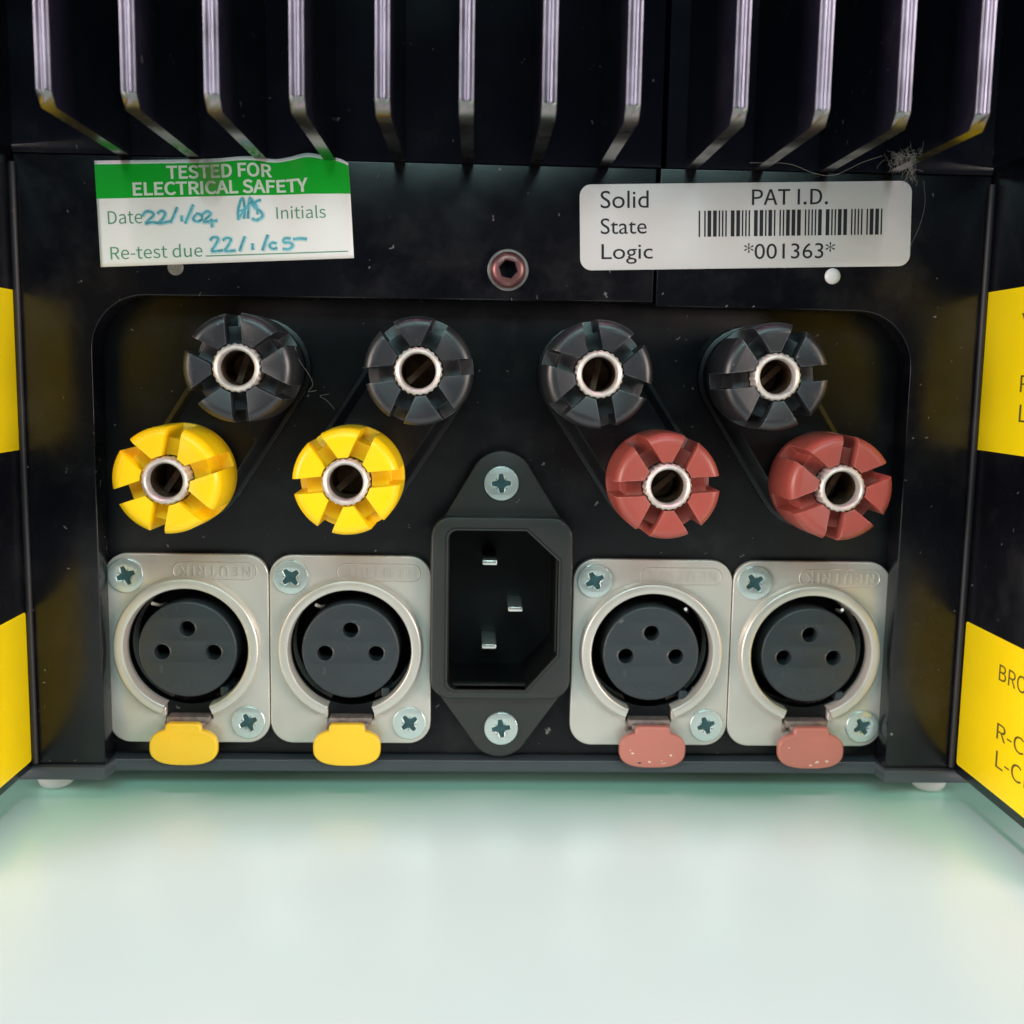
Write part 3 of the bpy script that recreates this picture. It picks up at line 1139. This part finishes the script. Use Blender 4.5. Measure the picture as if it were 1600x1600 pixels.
part("header_lettering", on_sheet(join("header_lettering", [
    pct("TESTED FOR", 28.0, 69.5, 81.5, 94.5, weight=0.011, sans=True), pct("ELECTRICAL SAFETY", 14.4, 83.5, 66.3, 79.3, weight=0.011, sans=True)]), 0.05), M["white_text"], st)
part("form_lettering", on_sheet(join("form_lettering", [
    pct("Date", 4.0, 17.5, 40.2, 52.5, weight=0.0, sans=True), pct("Initials", 70.3, 89.8, 40.8, 53.5, weight=0.0, sans=True), pct("Re-test due", 4.2, 40.3, 6.6, 19.6, weight=0.0, sans=True),
    flat_rects([(41.5, 97.8, 6.5, 7.6)])]), 0.035), M["green_text"], st)

HAND = [  # pen strokes in percent of the sticker
    [(17.5, 47), (19, 51), (21, 51), (22, 48), (20, 43), (18.8, 40), (21, 41), (24, 40)],
    [(23.5, 49), (25, 51.5), (26.6, 49.5), (25.5, 44), (24, 40), (26, 40.5), (28.5, 41.5)],
    [(28.5, 40), (30, 47), (31.5, 55)], [(33, 47), (33, 41)], [(34.2, 39), (36, 48), (37.8, 57)],
    [(38.5, 47), (37.5, 43), (39, 40.5), (41, 43), (40.5, 47), (38.5, 48)],
    [(41, 47), (43, 50), (44.4, 47.5), (42.5, 43), (41.5, 40), (44, 40.5), (47, 41)],
    [(44.5, 43), (44.8, 34.5)],
    [(55.2, 41), (55.5, 52), (57.2, 62), (58, 52), (57.4, 42)], [(55, 49), (58.2, 51)], [(59, 42), (59.4, 52), (60.2, 62), (61.2, 54)],
    [(64.5, 60), (62.4, 58), (61.8, 53), (64, 49), (64.8, 44), (62.5, 40.5), (60.5, 42)], [(60, 62), (62.5, 55), (63, 46)], [(55.6, 44), (60.5, 58)],
    [(43.5, 22), (45, 25), (46.8, 23.5), (45.5, 17), (44, 12), (46, 11.5), (48.5, 12)],
    [(48.5, 21.5), (50, 24), (51.8, 22.5), (50.5, 16), (49.2, 11.6), (51.5, 11.3), (53.5, 11.5)],
    [(55, 10.5), (56, 17), (57.4, 25)], [(60.2, 18), (60.2, 11.5)], [(64, 10.5), (65.2, 18), (66.5, 26)],
    [(69.8, 17), (68, 18), (67, 15), (68, 12), (70, 12.5)],
    [(75.4, 21.5), (73, 21.6), (72.6, 18), (74.8, 17.5), (76, 14.5), (74.4, 11.2), (72, 11.5)],
    [(76.3, 20.6), (79, 21.2), (81.8, 20.4)]]
hs_lines = []
for ln in HAND:
    pts = smooth_line([(p[0] / 100, p[1] / 100) for p in ln], 5)
    hs_lines.append([(safety_sheet(p[0], p[1])[0], 0.0, safety_sheet(p[0], p[1])[2]) for p in pts])
hw = strokes(hs_lines, 0.20, 0.1)
for v in hw.vertices:
    v.co.y += -5.125 * MM
sm = strokes([[(p[0] + 0.05, 0.0, p[2] - 0.03) for p in ln] for ln in hs_lines], 0.40, 0.05)
for v in sm.vertices:
    v.co.y += -5.105 * MM
part("ink_smudge", sm, M["ink_smudge"], st)
part("handwriting", hw, M["blue_ink"], st)

# ------------------------------------------------------------------ asset sticker with barcode
PQ = dict(bl=(10.95, 60.5), br=(61.65, 62.2))
ax_u = (Vector(PQ['br']) - Vector(PQ['bl']))
W = ax_u.length
ax_u.normalize()
ax_v = Vector((-ax_u.y, ax_u.x))
H = 12.7


def asset(x, z, lift=0.0):
    p = Vector(PQ['bl']) + ax_u * (x * W / 100) + ax_v * (z * H / 100)
    return (p.x, -5.06 - lift, p.y)


ol = []
for x, z in rrect(0, W, 0, H, 1.75, 8):
    p = Vector(PQ['bl']) + ax_u * x + ax_v * z
    ol.append((p.x, p.y))
ast = part("asset_sticker", plate("asset_sticker", [ol], -5.07, 0.06, 0.01), M["paper_grey"],
           label="white rounded barcode sticker with black lettering")
C39 = {'*': "bwbwBwBwb", '0': "nnnwwnwnn", '1': "wnnwnnnnw", '3': "wnwwnnnnn", '6': "nnwwwnnnn"}
C39 = {'*': "nwnnwnwnn", '0': "nnnwwnwnn", '1': "wnnwnnnnw", '3': "wnwwnnnnn", '6': "nnwwwnnnn"}
runs = []
for ch in "*001363*":
    for i, c in enumerate(C39[ch]):
        runs.append((i % 2 == 0, 2.3 if c == 'w' else 1.0))
    runs.append((False, 1.0))
tot = sum(r[1] for r in runs[:-1])
pos = 35.6
rects = []
for on, wd in runs[:-1]:
    d = wd / tot * (91.2 - 35.6)
    if on:
        rects.append((pos + 0.02, pos + d - 0.02, 37.5, 68.0))
    pos += d


def on_asset(me):
    return face_front(remap(me, lambda x, z: asset(x, z, 0.03)))


part("barcode", on_asset(flat_rects(rects)), M["ink_black"], ast)
part("lettering", on_asset(join("lettering", [
    text_mesh("Solid", 6.2, 20.6, 72.0, 92.5), text_mesh("State", 6.2, 20.0, 42.0, 60.5), text_mesh("Logic", 6.4, 21.8, 7.0, 30.5),
    text_mesh("PAT I.D.", 51.6, 74.6, 73.5, 92.0, weight=0.003, sans=True), text_mesh("*001363*", 49.4, 77.0, 10.5, 29.5)])), M["ink_black"], ast)

# ------------------------------------------------------------------ yellow labels on the side panels
def side_label(s, y0, y1, zpts, lab, texts, z_off):
    """Sheet on the inner face of a side panel; zpts = (z bottom, z top) at the back edge."""
    x = (73.95 - 0.06) * s
    (zb, zt) = zpts
    ol = rrect(y0, y1, zb, zt, 0.5, 4)                     # (along y, z)
    me = plate("side_label", [ol], 0, 0.07, 0.012)
    for v in me.vertices:
        a, d, z = v.co.x, v.co.y, v.co.z
        v.co = Vector((x * MM + d * s, a, z))
    b = bmesh.new(); b.from_mesh(me); bmesh.ops.recalc_face_normals(b, faces=b.faces); b.to_mesh(me); b.free()
    o = part("side_label", me, M["yellow_label"], label=lab)
    ms = []
    for body, ya, yb, za, zb2 in texts:
        tm = text_mesh(body, 0, 100, za, zb2, weight=0.0, sans=True)
        for v in tm.vertices:
            u = v.co.x / MM / 100
            v.co = Vector(((x - 0.03 * s) * MM, (ya + (yb - ya) * u) * MM, v.co.z))
        ms.append(face_front(tm, Vector((-s, 0, 0))))
    if ms:
        part("lettering", join("lettering", ms), M["label_ink"], o)
    return o


# text on the right panel runs from the back towards the viewer, on the left the other way
side_label(1, -37.5, -5.4, (34.2, 58.4), "yellow side label high on the right panel", [
    ("YELLOW", -16.6, -36.0, 52.1, 54.7), ("R-CH", -17.6, -30.0, 43.3, 45.8), ("L-CH", -17.9, -30.0, 39.0, 41.6)], 0)
side_label(1, -37.5, -6.2, (-16.7, 6.9), "yellow side label low on the right panel", [
    ("BROWN", -17.8, -32.5, 0.6, 3.1), ("R-CH", -18.4, -30.0, -8.2, -5.7), ("L-CH", -18.7, -30.0, -12.5, -9.9)], 0)
side_label(-1, -37.5, -4.9, (32.0, 55.9), "yellow side label high on the left panel", [], 0)
side_label(-1, -37.5, -5.9, (-17.0, 6.9), "yellow side label low on the left panel", [
    ("R-CH", -29.5, -17.4, -7.9, -5.2), ("L-CH", -29.5, -17.4, -12.2, -9.5)], 0)

# ------------------------------------------------------------------ dust and lint
def fluff(name, c, n, size, r, seed, hang=0.0):
    rnd = random.Random(seed)
    lines = []
    for _ in range(n):
        p = Vector(c) + Vector([rnd.gauss(0, s) for s in size])
        d = Vector([rnd.gauss(0, 1) for _ in range(3)]).normalized()
        ln = [p]
        for _k in range(6):
            d = (d + Vector([rnd.gauss(0, 0.8) for _ in range(3)]) + Vector((0, 0, -hang))).normalized()
            p = p + d * 0.32
            ln.append(p)
        lines.append(ln)
    return strokes(lines, r, None)


d1 = link("dust_clump", fluff("d", (54.6, -18.5, 75.6), 80, (0.7, 1.6, 0.28), 0.014, 3, 0.2), M["lint"])
tag(d1, "grey clump of dust hanging under the last fin on the right", "dust")
d2 = link("dust_clump", fluff("d", (55.5, -18.5, 74.2), 34, (0.2, 0.3, 0.7), 0.015, 5, 0.5), M["lint"])
tag(d2, "thin tail of grey dust dangling just right of the barcode sticker", "dust")


def hair(pts, label, r=0.026):
    o = link("lint_strand", strokes([smooth_line(pts, 6)], r, None), M["lint"])
    tag(o, label, "lint")


hair([(34.5, -12, 75.6), (39.5, -14, 75.2), (43.0, -15, 73.8), (46.0, -15, 73.6), (49.5, -16, 75.2), (52.0, -17, 76.0)], "pale hair strung between the fins above the barcode sticker")
hair([(61.0, -10, 74.0), (62.2, -8, 71), (62.2, -6.5, 68), (61.2, -5.6, 64.8)], "faint hair hanging beside the right end of the barcode sticker", 0.014)
hair([(-31.2, -12.0, 48.5), (-30.6, -11.5, 46.2), (-29.2, -11.0, 44.0), (-28.8, -10.5, 42.6), (-29.5, -10.2, 41.6), (-28.3, -10.0, 41.8)], "pale lint hair curling off the leftmost black post")
hair([(-27.0, -6.0, 41.2), (-28.4, -6.0, 40.9), (-27.3, -6.0, 40.2), (-26.2, -6.0, 38.9)], "short crooked lint fibre right of the leftmost black post", 0.03)
